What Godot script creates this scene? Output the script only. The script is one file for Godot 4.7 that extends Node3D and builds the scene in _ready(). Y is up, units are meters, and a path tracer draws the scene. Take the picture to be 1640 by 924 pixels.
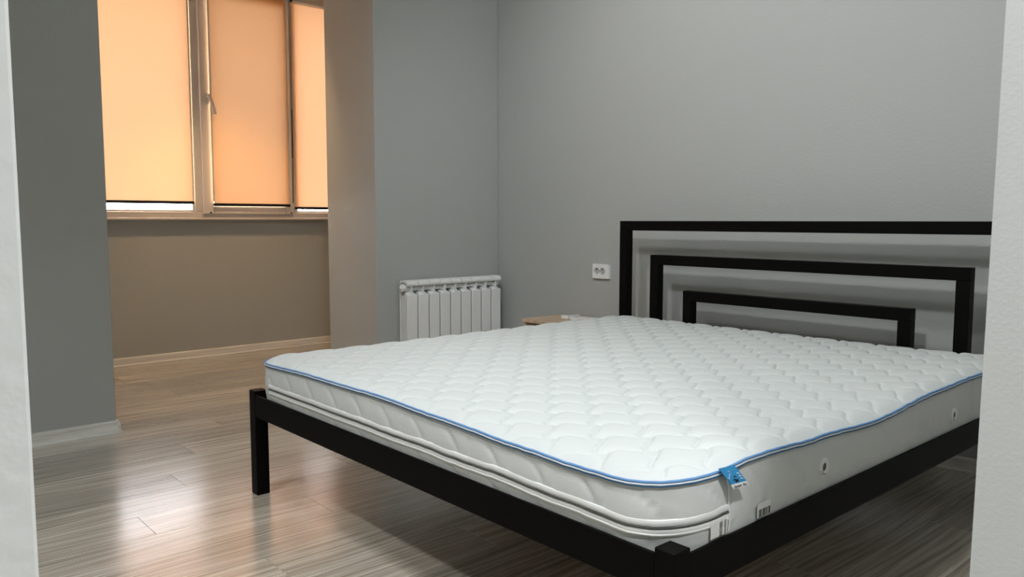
extends Node3D
# Bedroom seen through a doorway. Origin: floor point under the near foot corner of the bed.
# +x runs along the headboard wall towards the door, +z from the headboard towards the foot. Metres.

# ------------------------------------------------------------------ mesh builder
class MB:
	var v := PackedVector3Array()
	var n := PackedVector3Array()
	var uv := PackedVector2Array()
	var ix := PackedInt32Array()

	func tri(a: Vector3, b: Vector3, c: Vector3, want: Vector3, na := Vector3.ZERO, nb := Vector3.ZERO, nc := Vector3.ZERO, ua := Vector2.ZERO, ub := Vector2.ZERO, uc := Vector2.ZERO) -> void:
		var cr := (b - a).cross(c - a)
		if cr.length_squared() < 1e-16:
			return
		var flip := cr.dot(want) > 0.0
		var k := v.size()
		var fl := cr.normalized() * (1.0 if flip else -1.0)
		v.append_array([a, b, c])
		if na == Vector3.ZERO:
			n.append_array([fl, fl, fl])
		else:
			n.append_array([na, nb, nc])
		uv.append_array([ua, ub, uc])
		if flip:
			ix.append_array([k, k + 2, k + 1])
		else:
			ix.append_array([k, k + 1, k + 2])

	func poly(pts: Array, want: Vector3, uvs: Array = []) -> void:
		for i in range(1, pts.size() - 1):
			if uvs.is_empty():
				tri(pts[0], pts[i], pts[i + 1], want)
			else:
				tri(pts[0], pts[i], pts[i + 1], want, Vector3.ZERO, Vector3.ZERO, Vector3.ZERO, uvs[0], uvs[i], uvs[i + 1])

	# chamfered box; grain: 0/1/2 = axis along which texture v runs
	func box(c: Vector3, s: Vector3, b := 0.0, grain := 2, uo := Vector2.ZERO, us := Vector2.ONE) -> void:
		var h := s * 0.5
		b = minf(b, minf(h.x, minf(h.y, h.z)) * 0.9)
		var put := func(pts: Array, want: Vector3) -> void:
			var uvs := []
			for p in pts:
				var q: Vector3 = p
				var t := 0.0
				if grain == 2:
					t = q.x + h.x if absf(want.y) > 0.5 or absf(want.z) > 0.5 else q.y + h.y
					uvs.append(Vector2(t, q.z + h.z) * us + uo)
				elif grain == 0:
					t = q.z + h.z if absf(want.y) > 0.5 else q.y + h.y
					uvs.append(Vector2(t, q.x + h.x) * us + uo)
				else:
					t = q.x + h.x if absf(want.z) > 0.5 else q.z + h.z
					uvs.append(Vector2(t, q.y + h.y) * us + uo)
			var w := []
			for p in pts:
				w.append(p + c)
			poly(w, want, uvs)
		for ax in 3:
			for sg in [-1.0, 1.0]:
				var e := Vector3.ZERO
				e[ax] = sg
				var a1 := (ax + 1) % 3
				var a2 := (ax + 2) % 3
				var pts := []
				for q in [[-1, -1], [1, -1], [1, 1], [-1, 1]]:
					var p := Vector3.ZERO
					p[ax] = sg * h[ax]
					p[a1] = q[0] * (h[a1] - b)
					p[a2] = q[1] * (h[a2] - b)
					pts.append(p)
				put.call(pts, e)
		if b <= 0.0:
			return
		for ax in 3:
			var a1 := (ax + 1) % 3
			var a2 := (ax + 2) % 3
			for s1 in [-1.0, 1.0]:
				for s2 in [-1.0, 1.0]:
					var pts := []
					for q in [[-1, 0], [1, 0], [1, 1], [-1, 1]]:
						var p := Vector3.ZERO
						p[ax] = q[0] * (h[ax] - b)
						p[a1] = s1 * (h[a1] - (b if q[1] == 1 else 0.0))
						p[a2] = s2 * (h[a2] - (0.0 if q[1] == 1 else b))
						pts.append(p)
					var e := Vector3.ZERO
					e[a1] = s1
					e[a2] = s2
					put.call(pts, e.normalized())
		for sx in [-1.0, 1.0]:
			for sy in [-1.0, 1.0]:
				for sz in [-1.0, 1.0]:
					put.call([Vector3(sx * h.x, sy * (h.y - b), sz * (h.z - b)), Vector3(sx * (h.x - b), sy * h.y, sz * (h.z - b)), Vector3(sx * (h.x - b), sy * (h.y - b), sz * h.z)], Vector3(sx, sy, sz).normalized())

	# prism of a convex-ish outline (x,y in the plane e1,e2) swept along e3 by depth, with fan caps from centroid
	func prism(outline: PackedVector2Array, o: Vector3, e1: Vector3, e2: Vector3, e3: Vector3, smooth := false) -> void:
		var m := outline.size()
		var area := 0.0
		for i in m:
			area += outline[i].cross(outline[(i + 1) % m])
		var sg := 1.0 if area > 0.0 else -1.0
		var tris := Geometry2D.triangulate_polygon(outline)
		var at := func(p: Vector2) -> Vector3: return o + e1 * p.x + e2 * p.y
		var e3n := e3.normalized()
		for i in range(0, tris.size(), 3):
			var a: Vector3 = at.call(outline[tris[i]])
			var b: Vector3 = at.call(outline[tris[i + 1]])
			var c: Vector3 = at.call(outline[tris[i + 2]])
			tri(a, b, c, -e3n)
			tri(a + e3, b + e3, c + e3, e3n)
		var nor := []
		for i in m:
			var d := (outline[(i + 1) % m] - outline[i]).normalized() * sg
			nor.append((e1 * d.y - e2 * d.x).normalized())
		for i in m:
			var j := (i + 1) % m
			var a: Vector3 = at.call(outline[i])
			var b: Vector3 = at.call(outline[j])
			var w: Vector3 = nor[i]
			if smooth:
				var na: Vector3 = (nor[(i + m - 1) % m] + nor[i]).normalized()
				var nb: Vector3 = (nor[i] + nor[j]).normalized()
				if na.dot(w) < 0.8: na = w
				if nb.dot(w) < 0.8: nb = w
				tri(a, b, b + e3, w, na, nb, nb)
				tri(a, b + e3, a + e3, w, na, nb, na)
			else:
				poly([a, b, b + e3, a + e3], w)

	func tube(path: Array, r: float, sides := 8, closed := false, squash := 1.0, flat := Vector3.ZERO) -> void:
		var m := path.size()
		var rings := []
		var up := Vector3.UP
		for i in m:
			var p: Vector3 = path[i]
			var a: Vector3 = path[(i + m - 1) % m] if closed or i > 0 else p
			var b: Vector3 = path[(i + 1) % m] if closed or i < m - 1 else p
			var t := (b - a).normalized()
			if absf(t.dot(up)) > 0.95 and i == 0:
				up = Vector3.RIGHT
			var e1 := (up - t * up.dot(t)).normalized()
			var e2 := t.cross(e1)
			var ring := []
			for k in sides:
				var w := TAU * k / sides
				var d := e1 * cos(w) + e2 * sin(w) * squash
				ring.append([p + d * r, (e1 * cos(w) * squash + e2 * sin(w)).normalized()])
			rings.append(ring)
			if not closed and (i == 0 or i == m - 1):
				for k in range(1, sides - 1):
					tri(ring[0][0], ring[k][0], ring[k + 1][0], -t if i == 0 else t)
		for i in (m if closed else m - 1):
			var A: Array = rings[i]
			var B: Array = rings[(i + 1) % m]
			for k in sides:
				var l := (k + 1) % sides
				var w: Vector3 = A[k][1] + A[l][1]
				tri(A[k][0], A[l][0], B[l][0], w, A[k][1], A[l][1], B[l][1])
				tri(A[k][0], B[l][0], B[k][0], w, A[k][1], B[l][1], B[k][1])

	# profile: [radius, along] pairs, turned about axis through o
	func lathe(profile: Array, o: Vector3, axis: Vector3, sides := 24) -> void:
		var e1 := axis.cross(Vector3(0.31, 0.77, 0.53)).normalized()
		var e2 := axis.cross(e1)
		for i in profile.size() - 1:
			var p: Array = profile[i]
			var q: Array = profile[i + 1]
			var dr: float = q[0] - p[0]
			var da: float = q[1] - p[1]
			for k in sides:
				var w0 := TAU * k / sides
				var w1 := TAU * (k + 1) / sides
				var d0 := e1 * cos(w0) + e2 * sin(w0)
				var d1 := e1 * cos(w1) + e2 * sin(w1)
				var n0 := (d0 * da - axis * dr).normalized()
				var n1 := (d1 * da - axis * dr).normalized()
				var a: Vector3 = o + axis * p[1] + d0 * p[0]
				var b: Vector3 = o + axis * p[1] + d1 * p[0]
				var c: Vector3 = o + axis * q[1] + d1 * q[0]
				var d: Vector3 = o + axis * q[1] + d0 * q[0]
				tri(a, b, c, n0 + n1, n0, n1, n1)
				tri(a, c, d, n0 + n1, n0, n1, n0)

	# regular grid of points, rows x cols, smooth normals; want: rough outward direction at each point
	func grid(pts: PackedVector3Array, rows: int, cols: int, flip: bool, uvs := PackedVector2Array()) -> void:
		var base := v.size()
		var ns := PackedVector3Array()
		ns.resize(pts.size())
		for r in rows:
			for c in cols:
				var a := pts[r * cols + maxi(c - 1, 0)]
				var b := pts[r * cols + mini(c + 1, cols - 1)]
				var d := pts[maxi(r - 1, 0) * cols + c]
				var e := pts[mini(r + 1, rows - 1) * cols + c]
				var x := (b - a).cross(e - d)
				ns[r * cols + c] = (x if flip else -x).normalized() if x.length_squared() > 1e-20 else Vector3.UP
		v.append_array(pts)
		n.append_array(ns)
		if uvs.is_empty():
			uvs.resize(pts.size())
		uv.append_array(uvs)
		for r in rows - 1:
			for c in cols - 1:
				var i := base + r * cols + c
				var j := i + cols
				if flip:
					ix.append_array([i, j, i + 1, i + 1, j, j + 1])
				else:
					ix.append_array([i, i + 1, j, i + 1, j + 1, j])

	func mesh(m: Material) -> ArrayMesh:
		var arr := []
		arr.resize(Mesh.ARRAY_MAX)
		arr[Mesh.ARRAY_VERTEX] = v
		arr[Mesh.ARRAY_NORMAL] = n
		arr[Mesh.ARRAY_TEX_UV] = uv
		arr[Mesh.ARRAY_INDEX] = ix
		var am := ArrayMesh.new()
		am.add_surface_from_arrays(Mesh.PRIMITIVE_TRIANGLES, arr)
		am.surface_set_material(0, m)
		return am

# ------------------------------------------------------------------ naming helpers
var used := {}
func numbered(called: String) -> String:
	var k: int = used.get(called, 0)
	used[called] = k + 1
	return called if k == 0 else "%s_%03d" % [called, k]

func obj(called: String, mb: MB, m: Material, parent: Node3D = null) -> MeshInstance3D:
	return inst(called, mb.mesh(m), parent)

func inst(called: String, me: Mesh, parent: Node3D = null) -> MeshInstance3D:
	var o := MeshInstance3D.new()
	o.mesh = me
	if parent == null:
		o.name = numbered(called)
		add_child(o)
	else:
		var k := 0
		var want := called
		while parent.has_node(NodePath(want)):
			k += 1
			want = "%s_%03d" % [called, k]
		o.name = want
		parent.add_child(o)
	return o

func thing(called: String, label: String, category: String, at := Vector3.ZERO, group := "") -> Node3D:
	var o := Node3D.new()
	o.name = numbered(called)
	add_child(o)
	o.position = at
	tag(o, label, category, group)
	return o

func tag(o: Node3D, label: String, category: String, group := "") -> void:
	o.set_meta("label", label)
	o.set_meta("category", category)
	if group:
		o.set_meta("group", group)

func struct_root(called: String, label: String, category: String, at := Vector3.ZERO) -> Node3D:
	var o := thing(called, label, category, at)
	o.set_meta("kind", "structure")
	return o

func struct(called: String, mb: MB, m: Material, label: String, category: String) -> MeshInstance3D:
	var o := obj(called, mb, m)
	tag(o, label, category)
	o.set_meta("kind", "structure")
	return o

func one_box(c: Vector3, s: Vector3, b := 0.002, grain := 2) -> MB:
	var m := MB.new()
	m.box(c, s, b, grain)
	return m

func span(x0: float, x1: float, y0: float, y1: float, z0: float, z1: float, b := 0.002, grain := 2) -> MB:
	return one_box(Vector3(x0 + x1, y0 + y1, z0 + z1) * 0.5, Vector3(absf(x1 - x0), absf(y1 - y0), absf(z1 - z0)), b, grain)

# ------------------------------------------------------------------ materials
var M := {}
func col(r: int, g: int, b: int) -> Color:
	return Color8(r, g, b)

func mat(called: String, c: Color, rough := 0.6, spec := 0.5, metal := 0.0) -> StandardMaterial3D:
	var m := StandardMaterial3D.new()
	m.resource_name = called
	m.albedo_color = c
	m.roughness = rough
	m.metallic = metal
	m.metallic_specular = spec
	M[called] = m
	return m

func noise(freq: float, oct := 3, sd := 1) -> FastNoiseLite:
	var f := FastNoiseLite.new()
	f.noise_type = FastNoiseLite.TYPE_SIMPLEX_SMOOTH
	f.frequency = freq
	f.seed = sd
	f.fractal_octaves = oct
	return f

func noise_normal(freq: float, strength: float, sd: int, size := 512) -> NoiseTexture2D:
	var t := NoiseTexture2D.new()
	t.width = size
	t.height = size
	t.seamless = true
	t.as_normal_map = true
	t.bump_strength = strength
	t.noise = noise(freq, 4, sd)
	return t

func wood_image(sd: int, dark: Color, mid: Color, light: Color, w: int, h: int) -> ImageTexture:
	var a := noise(1.0, 3, sd)
	var b := noise(1.0, 2, sd + 7)
	var fine := noise(1.0, 2, sd + 13)
	var dash := noise(1.0, 1, sd + 29)
	var warp := noise(1.0, 2, sd + 31)
	var bytes := PackedByteArray()
	bytes.resize(w * h * 3)
	var k := 0
	for y in h:
		var vv := float(y) / h * 2.6
		for x in w:
			var uu := float(x) / w * 0.197
			var ww := warp.get_noise_2d(uu * 9.0, vv * 0.8)
			var u2 := uu + ww * 0.02
			var ring := a.get_noise_2d(u2 * 55.0, vv * 0.9)
			ring = absf(fposmod(ring * 4.2, 1.0) - 0.5) * 2.0
			var t := 0.5 + 0.55 * b.get_noise_2d(u2 * 60.0, vv * 1.0) + 0.15 * (ring - 0.5)
			t += 0.22 * fine.get_noise_2d(uu * 300.0, vv * 3.5)
			var dd := dash.get_noise_2d(uu * 60.0 + 40.0, vv * 2.4)
			if dd > 0.42:
				t += 0.3 * (dd - 0.42) * (1.0 if fposmod(vv * 95.0 + ww * 3.0, 1.0) < 0.35 else 0.0) * 2.2
			t = clampf(t, 0.0, 1.0)
			var c := dark.lerp(mid, t * 2.0) if t < 0.5 else mid.lerp(light, t * 2.0 - 1.0)
			bytes[k] = int(c.r * 255.0)
			bytes[k + 1] = int(c.g * 255.0)
			bytes[k + 2] = int(c.b * 255.0)
			k += 3
	return ImageTexture.create_from_image(Image.create_from_data(w, h, false, Image.FORMAT_RGB8, bytes))

func make_materials() -> void:
	var wn := noise_normal(0.035, 2.2, 5)
	var wall := mat("grey_wall_paint", col(178, 181, 178), 0.62, 0.35)
	wall.normal_enabled = true
	wall.normal_texture = wn
	wall.normal_scale = 0.35
	wall.uv1_triplanar = true
	wall.uv1_world_triplanar = true
	wall.uv1_scale = Vector3.ONE * 3.2
	var jamb: StandardMaterial3D = wall.duplicate()
	jamb.resource_name = "pale_wall_paint"
	jamb.albedo_color = col(208, 211, 209)
	jamb.normal_scale = 0.22
	jamb.uv1_scale = Vector3.ONE * 6.0
	M["pale_wall_paint"] = jamb
	mat("ceiling_paint", col(232, 232, 228), 0.8)
	mat("black_steel", col(9, 8, 7), 0.5, 0.2)
	mat("steel_bolt", col(120, 118, 110), 0.35, 0.5, 0.8)
	mat("slat_wood", col(150, 122, 90), 0.7)
	mat("white_plastic", col(238, 240, 238), 0.35)
	mat("upvc", col(214, 208, 202), 0.32)
	mat("radiator_enamel", col(241, 243, 241), 0.38)
	mat("socket_shade", col(176, 179, 176), 0.5)
	mat("black_plastic", col(14, 13, 12), 0.4)
	mat("dark_grey_plastic", col(60, 60, 58), 0.5)
	mat("lcd_grey", col(122, 130, 124), 0.3)
	var glass := mat("clear_glass", Color(1, 1, 1, 0.04), 0.02)
	glass.transparency = BaseMaterial3D.TRANSPARENCY_ALPHA
	var net := mat("insect_net", Color(0.16, 0.16, 0.15, 0.22), 0.9)
	net.transparency = BaseMaterial3D.TRANSPARENCY_ALPHA
	net.cull_mode = BaseMaterial3D.CULL_DISABLED
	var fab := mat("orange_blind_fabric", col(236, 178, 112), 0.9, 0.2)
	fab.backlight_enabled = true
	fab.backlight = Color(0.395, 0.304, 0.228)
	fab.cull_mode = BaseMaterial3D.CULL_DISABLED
	# mattress cloth
	var kn := noise_normal(0.16, 3.0, 17)
	var top := mat("mattress_knit", col(211, 217, 216), 0.85, 0.25)
	top.normal_enabled = true
	top.normal_texture = kn
	top.normal_scale = 0.3
	top.uv1_triplanar = true
	top.uv1_scale = Vector3.ONE * 5.0
	var side: StandardMaterial3D = top.duplicate()
	side.resource_name = "mattress_side_cloth"
	side.albedo_color = col(215, 218, 215)
	M["mattress_side_cloth"] = side
	mat("zip_tape", col(232, 234, 231), 0.7)
	mat("zip_shadow", col(70, 70, 66), 0.7)
	mat("piping_blue", col(104, 150, 200), 0.7)
	mat("piping_white", col(236, 240, 240), 0.7)
	mat("piping_navy", col(44, 104, 150), 0.7)
	mat("tag_blue", col(40, 128, 178), 0.6)
	mat("print_white", col(225, 235, 240), 0.7)
	mat("print_black", col(26, 26, 26), 0.7)
	mat("label_paper", col(226, 227, 223), 0.5)
	mat("vent_mesh", col(92, 84, 72), 0.6)
	# laminate
	var dk := col(141, 133, 119)
	var md := col(188, 179, 164)
	var lt := col(222, 214, 200)
	for i in 2:
		var tex := wood_image(40 + i * 11, dk, md, lt, 256, 2048)
		for j in 3:
			var f := mat("oak_laminate_%s" % ["warm", "plain", "grey", "fawn", "pale", "ash"][i * 3 + j], Color(1, 1, 1).darkened(0.055 * j), 0.25, 1.0)
			f.albedo_texture = tex
			f.clearcoat_enabled = true
			f.clearcoat = 1.0
			f.clearcoat_roughness = 0.2
	var sk := mat("skirting_wood", col(255, 255, 255), 0.5)
	sk.albedo_texture = wood_image(91, col(200, 198, 191), col(232, 232, 226), col(245, 246, 242), 128, 1024)
	var ns := mat("nightstand_oak", col(255, 255, 255), 0.55)
	ns.albedo_texture = wood_image(77, col(176, 150, 126), col(206, 180, 153), col(222, 198, 172), 128, 1024)

# ------------------------------------------------------------------ scene
const XW := -3.10      # radiator wall
const ZB := -2.222     # headboard wall
const ZO0 := -1.292    # opening, pillar side
const ZO1 := 0.135     # opening, left side
const XR := -3.67      # back of pillar
const XG := -4.885     # wall under the window
const XD := 0.53       # door wall, room side
const XH := 0.65       # door wall, hall side
const ZF := 1.95       # wall behind the foot
const HC := 2.75       # ceiling

func _ready() -> void:
	camera_and_light()
	make_materials()
	shell()
	floor_planks()
	baseboards()
	windows()
	bed()
	mattress()
	radiator()
	nightstand()
	socket()
	lamps()

func camera_and_light() -> void:
	var cam := Camera3D.new()
	cam.name = "camera"
	cam.fov = rad_to_deg(2.0 * atan(462.0 / 1261.87))
	cam.near = 0.02
	cam.position = Vector3(0.8474, 0.9941, 1.1485)
	cam.rotation = Vector3(-0.0868, 0.8466, 0)
	add_child(cam)
	cam.current = true
	var e := Environment.new()
	e.background_mode = Environment.BG_SKY
	var sky := Sky.new()
	var sm := ProceduralSkyMaterial.new()
	sm.sky_top_color = col(226, 234, 245)
	sm.sky_horizon_color = col(250, 250, 250)
	sm.ground_horizon_color = col(240, 240, 236)
	sm.ground_bottom_color = col(150, 150, 145)
	sm.sky_energy_multiplier = 1.0
	sm.ground_energy_multiplier = 1.0
	sky.sky_material = sm
	e.sky = sky
	e.background_energy_multiplier = 30.0
	e.tonemap_mode = Environment.TONE_MAPPER_LINEAR
	e.tonemap_exposure = 1.0
	e.sdfgi_enabled = true
	e.ssao_enabled = true
	e.ssil_enabled = true
	var we := WorldEnvironment.new()
	we.name = "world_environment"
	we.environment = e
	add_child(we)

func shell() -> void:
	var W: Material = M.grey_wall_paint
	struct("wall_back", span(XW - 0.6, XD + 0.12, 0, HC, ZB - 0.2, ZB, 0), W, "plain grey wall behind the black headboard", "wall")
	# radiator wall runs on into the pillar whose side closes the window bay
	struct("wall_radiator", span(XR, XW, 0, HC, ZB, ZO0, 0.004), W, "grey wall stub with the radiator, ending in a square pillar", "wall")
	struct("wall_left", span(XR, XW, 0, HC, ZO1, ZF + 0.2, 0.004), W, "grey wall left of the window bay, with a pale skirting", "wall")
	struct("wall_foot", span(XW, XD + 0.12, 0, HC, ZF, ZF + 0.2, 0), W, "grey wall beyond the foot of the bed", "wall")
	# window bay
	struct("wall_window", span(XG - 0.25, XG, 0, 0.995, -2.5, 1.3, 0), W, "low grey wall under the window", "wall")
	struct("wall_bay_right", span(XG - 0.25, XR, 0, HC, -2.7, -2.5, 0), W, "side wall of the window bay behind the pillar", "wall")
	struct("wall_bay_left", span(XG - 0.25, XR, 0, HC, 1.3, 1.5, 0), W, "side wall of the window bay behind the left wall", "wall")
	# wall behind the pillar closing bay to headboard wall
	struct("wall_bay_back", span(XR - 0.08, XR, 0, HC, -2.5, ZB, 0), W, "back of the pillar wall facing the window", "wall")
	# door wall; the right jamb leans a little
	var P: Material = M.pale_wall_paint
	var a := MB.new()
	var zt := func(h: float) -> float: return 0.1255 + (0.99 - h) * 0.033
	a.prism(PackedVector2Array([Vector2(ZB, 0), Vector2(zt.call(0.0), 0), Vector2(zt.call(2.1), 2.1), Vector2(zt.call(2.1), HC), Vector2(ZB, HC)]), Vector3(XD, 0, 0), Vector3(0, 0, 1), Vector3(0, 1, 0), Vector3(XH - XD, 0, 0))
	struct("wall_door_right", a, P, "pale wall end at the right edge, right jamb of the doorway", "wall")
	struct("wall_door_left", span(XD, XH, 0, HC, 1.115, ZF, 0.0008), P, "pale wall end at the left edge, left jamb of the doorway", "wall")
	struct("wall_lintel", span(XD, XH, 2.1, HC, zt.call(2.1), 1.115, 0), P, "wall above the doorway", "wall")
	struct("ceiling", span(XG - 0.25, 2.4, HC, HC + 0.15, ZB - 0.5, ZF + 0.6, 0), M.ceiling_paint, "white ceiling", "ceiling")
	# hall where the camera stands
	struct("wall_hall_end", span(XH, 2.3, 0, HC, -0.8, -0.6, 0), P, "end wall of the hall", "wall")
	struct("wall_hall_far", span(2.2, 2.4, 0, HC, -0.6, ZF + 0.2, 0), P, "hall wall facing the doorway", "wall")
	struct("wall_hall_near", span(XH, 2.2, 0, HC, ZF, ZF + 0.2, 0), P, "hall wall beside the doorway", "wall")

func floor_planks() -> void:
	var fl := struct_root("floor", "grey-brown oak laminate floor in long planks running towards the headboard", "floor")
	obj("subfloor", span(XG - 0.25, 2.4, -0.12, -0.0085, ZB - 0.5, ZF + 0.4, 0), M.slat_wood, fl)
	var rng := RandomNumberGenerator.new()
	rng.seed = 11
	var mats := [M.oak_laminate_warm, M.oak_laminate_plain, M.oak_laminate_grey, M.oak_laminate_fawn, M.oak_laminate_pale, M.oak_laminate_ash]
	var known := {-3: 0.155, -2: -0.436, -1: 0.388, 0: -0.128}
	var pw := 0.197
	for k in range(-17, 16):
		var x0 := -1.715 + pw * k
		var x1 := x0 + pw
		if x1 < XG or x0 > 2.2:
			continue
		x0 = maxf(x0, XG)
		var z0 := ZB if x0 > XW - 0.1 else -2.5
		var z1 := ZF if x0 > XW - 0.2 else 1.3
		if x0 > XH - 0.05:
			z0 = -0.6
		var ph: float = known.get(k, rng.randf_range(-0.6, 0.6))
		var z := ph
		while z > z0:
			z -= 1.29
		while z < z1:
			var a := maxf(z, z0)
			var b := minf(z + 1.29, z1)
			z += 1.29
			if b - a < 0.02:
				continue
			var m := MB.new()
			var g := 0.0006
			m.box(Vector3((x0 + x1) / 2, -0.004, (a + b) / 2), Vector3(x1 - x0 - g, 0.008, b - a - g), 0.0007, 2, Vector2(rng.randf_range(0.0, 0.15), rng.randf_range(0.0, 0.48)), Vector2((0.85 if rng.randf() < 0.5 else -0.85) / pw, 1.0 / 2.6))
			obj("plank", m, mats[rng.randi() % 6], fl)

func skirting(called: String, a: Vector3, b: Vector3, out: Vector3, label: String) -> void:
	# profile in (out, up): flared foot, rounded top
	var pr := PackedVector2Array([Vector2(0, 0), Vector2(0.022, 0), Vector2(0.022, 0.006), Vector2(0.016, 0.012), Vector2(0.014, 0.05), Vector2(0.012, 0.055), Vector2(0.007, 0.058), Vector2(0, 0.058)])
	var m := MB.new()
	m.prism(pr, a, out, Vector3.UP, b - a)
	# long grain along the run
	for i in m.v.size():
		var p := m.v[i] - a
		m.uv[i] = Vector2(p.y * 4.5 + p.dot(out) * 3.0 + 0.2, absf(p.dot((b - a).normalized())) / 2.6)
	struct(called, m, M.skirting_wood, label, "baseboard")

func baseboards() -> void:
	skirting("baseboard_left", Vector3(XW, 0, ZO1 - 0.004), Vector3(XW, 0, ZF), Vector3(1, 0, 0), "pale wood-grain baseboard along the left grey wall")
	skirting("baseboard_bay_left", Vector3(XR, 0, ZO1), Vector3(XW + 0.014, 0, ZO1), Vector3(0, 0, -1), "pale baseboard turning the corner into the window bay")
	skirting("baseboard_window", Vector3(XG, 0, -2.5), Vector3(XG, 0, 1.3), Vector3(1, 0, 0), "pale wood-grain baseboard along the wall under the window")
	skirting("baseboard_pillar", Vector3(XR, 0, ZO0), Vector3(XW + 0.014, 0, ZO0), Vector3(0, 0, 1), "pale baseboard at the side of the pillar")
	skirting("baseboard_radiator", Vector3(XW, 0, ZB), Vector3(XW, 0, ZO0 + 0.004), Vector3(1, 0, 0), "pale baseboard under the radiator")
	skirting("baseboard_back", Vector3(XW + 0.03, 0, ZB), Vector3(XD, 0, ZB), Vector3(0, 0, 1), "pale baseboard along the headboard wall")

# ------------------------------------------------------------------ window and blinds
func windows() -> void:
	var U: Material = M.upvc
	var x0 := -4.90
	var x1 := -4.825
	var zl := 1.28     # left end
	var zr := -2.48    # right end
	var w := struct_root("window_1", "white four-part window above the low wall, middle sash openable", "window", Vector3(-4.86, 1.0, -0.9))
	var off := -w.position
	var p := func(called: String, a: float, b: float, c: float, d: float, e: float, f: float, bev := 0.004) -> MeshInstance3D:
		var o := obj(called, span(a, b, c, d, e, f, bev), U, w)
		o.position = off
		return o
	p.call("bottom_rail", x0, x1, 1.012, 1.052, zr, zl)
	p.call("head_rail", x0, x1, 2.66, 2.75, zr, zl)
	p.call("end_post", x0, x1, 1.052, 2.66, zl - 0.06, zl)
	p.call("end_post", x0, x1, 1.052, 2.66, zr, zr + 0.06)
	p.call("mullion", x0, x1, 1.052, 2.66, 0.215, 0.275)
	p.call("mullion", x0, x1, 1.052, 2.66, -0.942, -0.880)
	p.call("mullion", x0, x1, 1.052, 2.66, -1.652, -1.606)
	# glazing beads round the fixed lights
	for q in [[zl - 0.06, 0.275], [0.215, -0.880], [-1.652, zr + 0.06]]:
		p.call("glazing_bead", x0 + 0.02, x1 - 0.006, 1.052, 1.064, q[1], q[0], 0.003)
		p.call("glazing_bead", x0 + 0.02, x1 - 0.006, 2.646, 2.66, q[1], q[0], 0.003)
		p.call("glazing_bead", x0 + 0.02, x1 - 0.006, 1.064, 2.646, q[0] - 0.014, q[0], 0.003)
		p.call("glazing_bead", x0 + 0.02, x1 - 0.006, 1.064, 2.646, q[1], q[1] + 0.014, 0.003)
		var g := obj("pane", span(x0 + 0.028, x0 + 0.032, 1.058, 2.655, q[1] + 0.004, q[0] - 0.004, 0), M.clear_glass, w)
		g.position = off
	# opening sash, proud of the frame
	var s0 := -1.618
	var s1 := -0.933
	var xs := -4.808
	var sash := Node3D.new()
	sash.name = "sash"
	w.add_child(sash)
	sash.position = off
	for q in [["stile", 1.034, 2.64, s1 - 0.078, s1], ["stile", 1.034, 2.64, s0, s0 + 0.062]]:
		obj(q[0], span(x0 + 0.03, xs, q[1], q[2], q[3], q[4], 0.006), U, sash)
	obj("sash_rail", span(x0 + 0.03, xs, 1.034, 1.094, s0 + 0.062, s1 - 0.078, 0.006), U, sash)
	obj("sash_rail", span(x0 + 0.03, xs, 2.575, 2.64, s0 + 0.062, s1 - 0.078, 0.006), U, sash)
	obj("pane", span(x0 + 0.045, x0 + 0.049, 1.09, 2.58, s0 + 0.058, s1 - 0.074, 0), M.clear_glass, sash)
	for q in [[1.040, -0.985], [1.040, -1.600]]:
		obj("drain_cap", span(xs, xs + 0.004, q[0], q[0] + 0.012, q[1] - 0.006, q[1] + 0.006, 0.002), M.black_plastic, sash)
	# handle
	var h := MB.new()
	var hz := -0.984
	h.prism(ellipse(0.017, 0.038, 20), Vector3(xs, 1.845, hz), Vector3(0, 0, 1), Vector3(0, 1, 0), Vector3(0.010, 0, 0), true)
	h.tube([Vector3(xs + 0.01, 1.855, hz), Vector3(xs + 0.042, 1.855, hz)], 0.0095, 12)
	h.tube([Vector3(xs + 0.034, 1.868, hz + 0.004), Vector3(xs + 0.047, 1.845, hz - 0.003), Vector3(xs + 0.055, 1.81, hz - 0.014), Vector3(xs + 0.058, 1.775, hz - 0.023), Vector3(xs + 0.056, 1.735, hz - 0.031)], 0.0115, 10)
	var ho := obj("handle", h, U, sash)
	ho.set_meta("label", "white curved lever handle")
	p.call("window_sill", x0, -4.812, 0.994, 1.012, zr, zl, 0.004)
	# insect screen outside the sash
	var net := obj("insect_screen", span(x0 - 0.02, x0 - 0.0195, 1.06, 2.63, s0, s1, 0), M.insect_net, w)
	net.position = off
	# reveal above the window head is the ceiling
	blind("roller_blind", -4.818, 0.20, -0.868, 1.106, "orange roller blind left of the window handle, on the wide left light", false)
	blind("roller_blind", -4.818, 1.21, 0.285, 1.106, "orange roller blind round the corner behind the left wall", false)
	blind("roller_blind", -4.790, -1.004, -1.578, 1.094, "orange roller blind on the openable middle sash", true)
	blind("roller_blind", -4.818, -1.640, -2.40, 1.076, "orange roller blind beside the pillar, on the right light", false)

func ellipse(a: float, b: float, k: int) -> PackedVector2Array:
	var o := PackedVector2Array()
	for i in k:
		o.append(Vector2(cos(TAU * i / k) * a, sin(TAU * i / k) * b))
	return o

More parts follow.
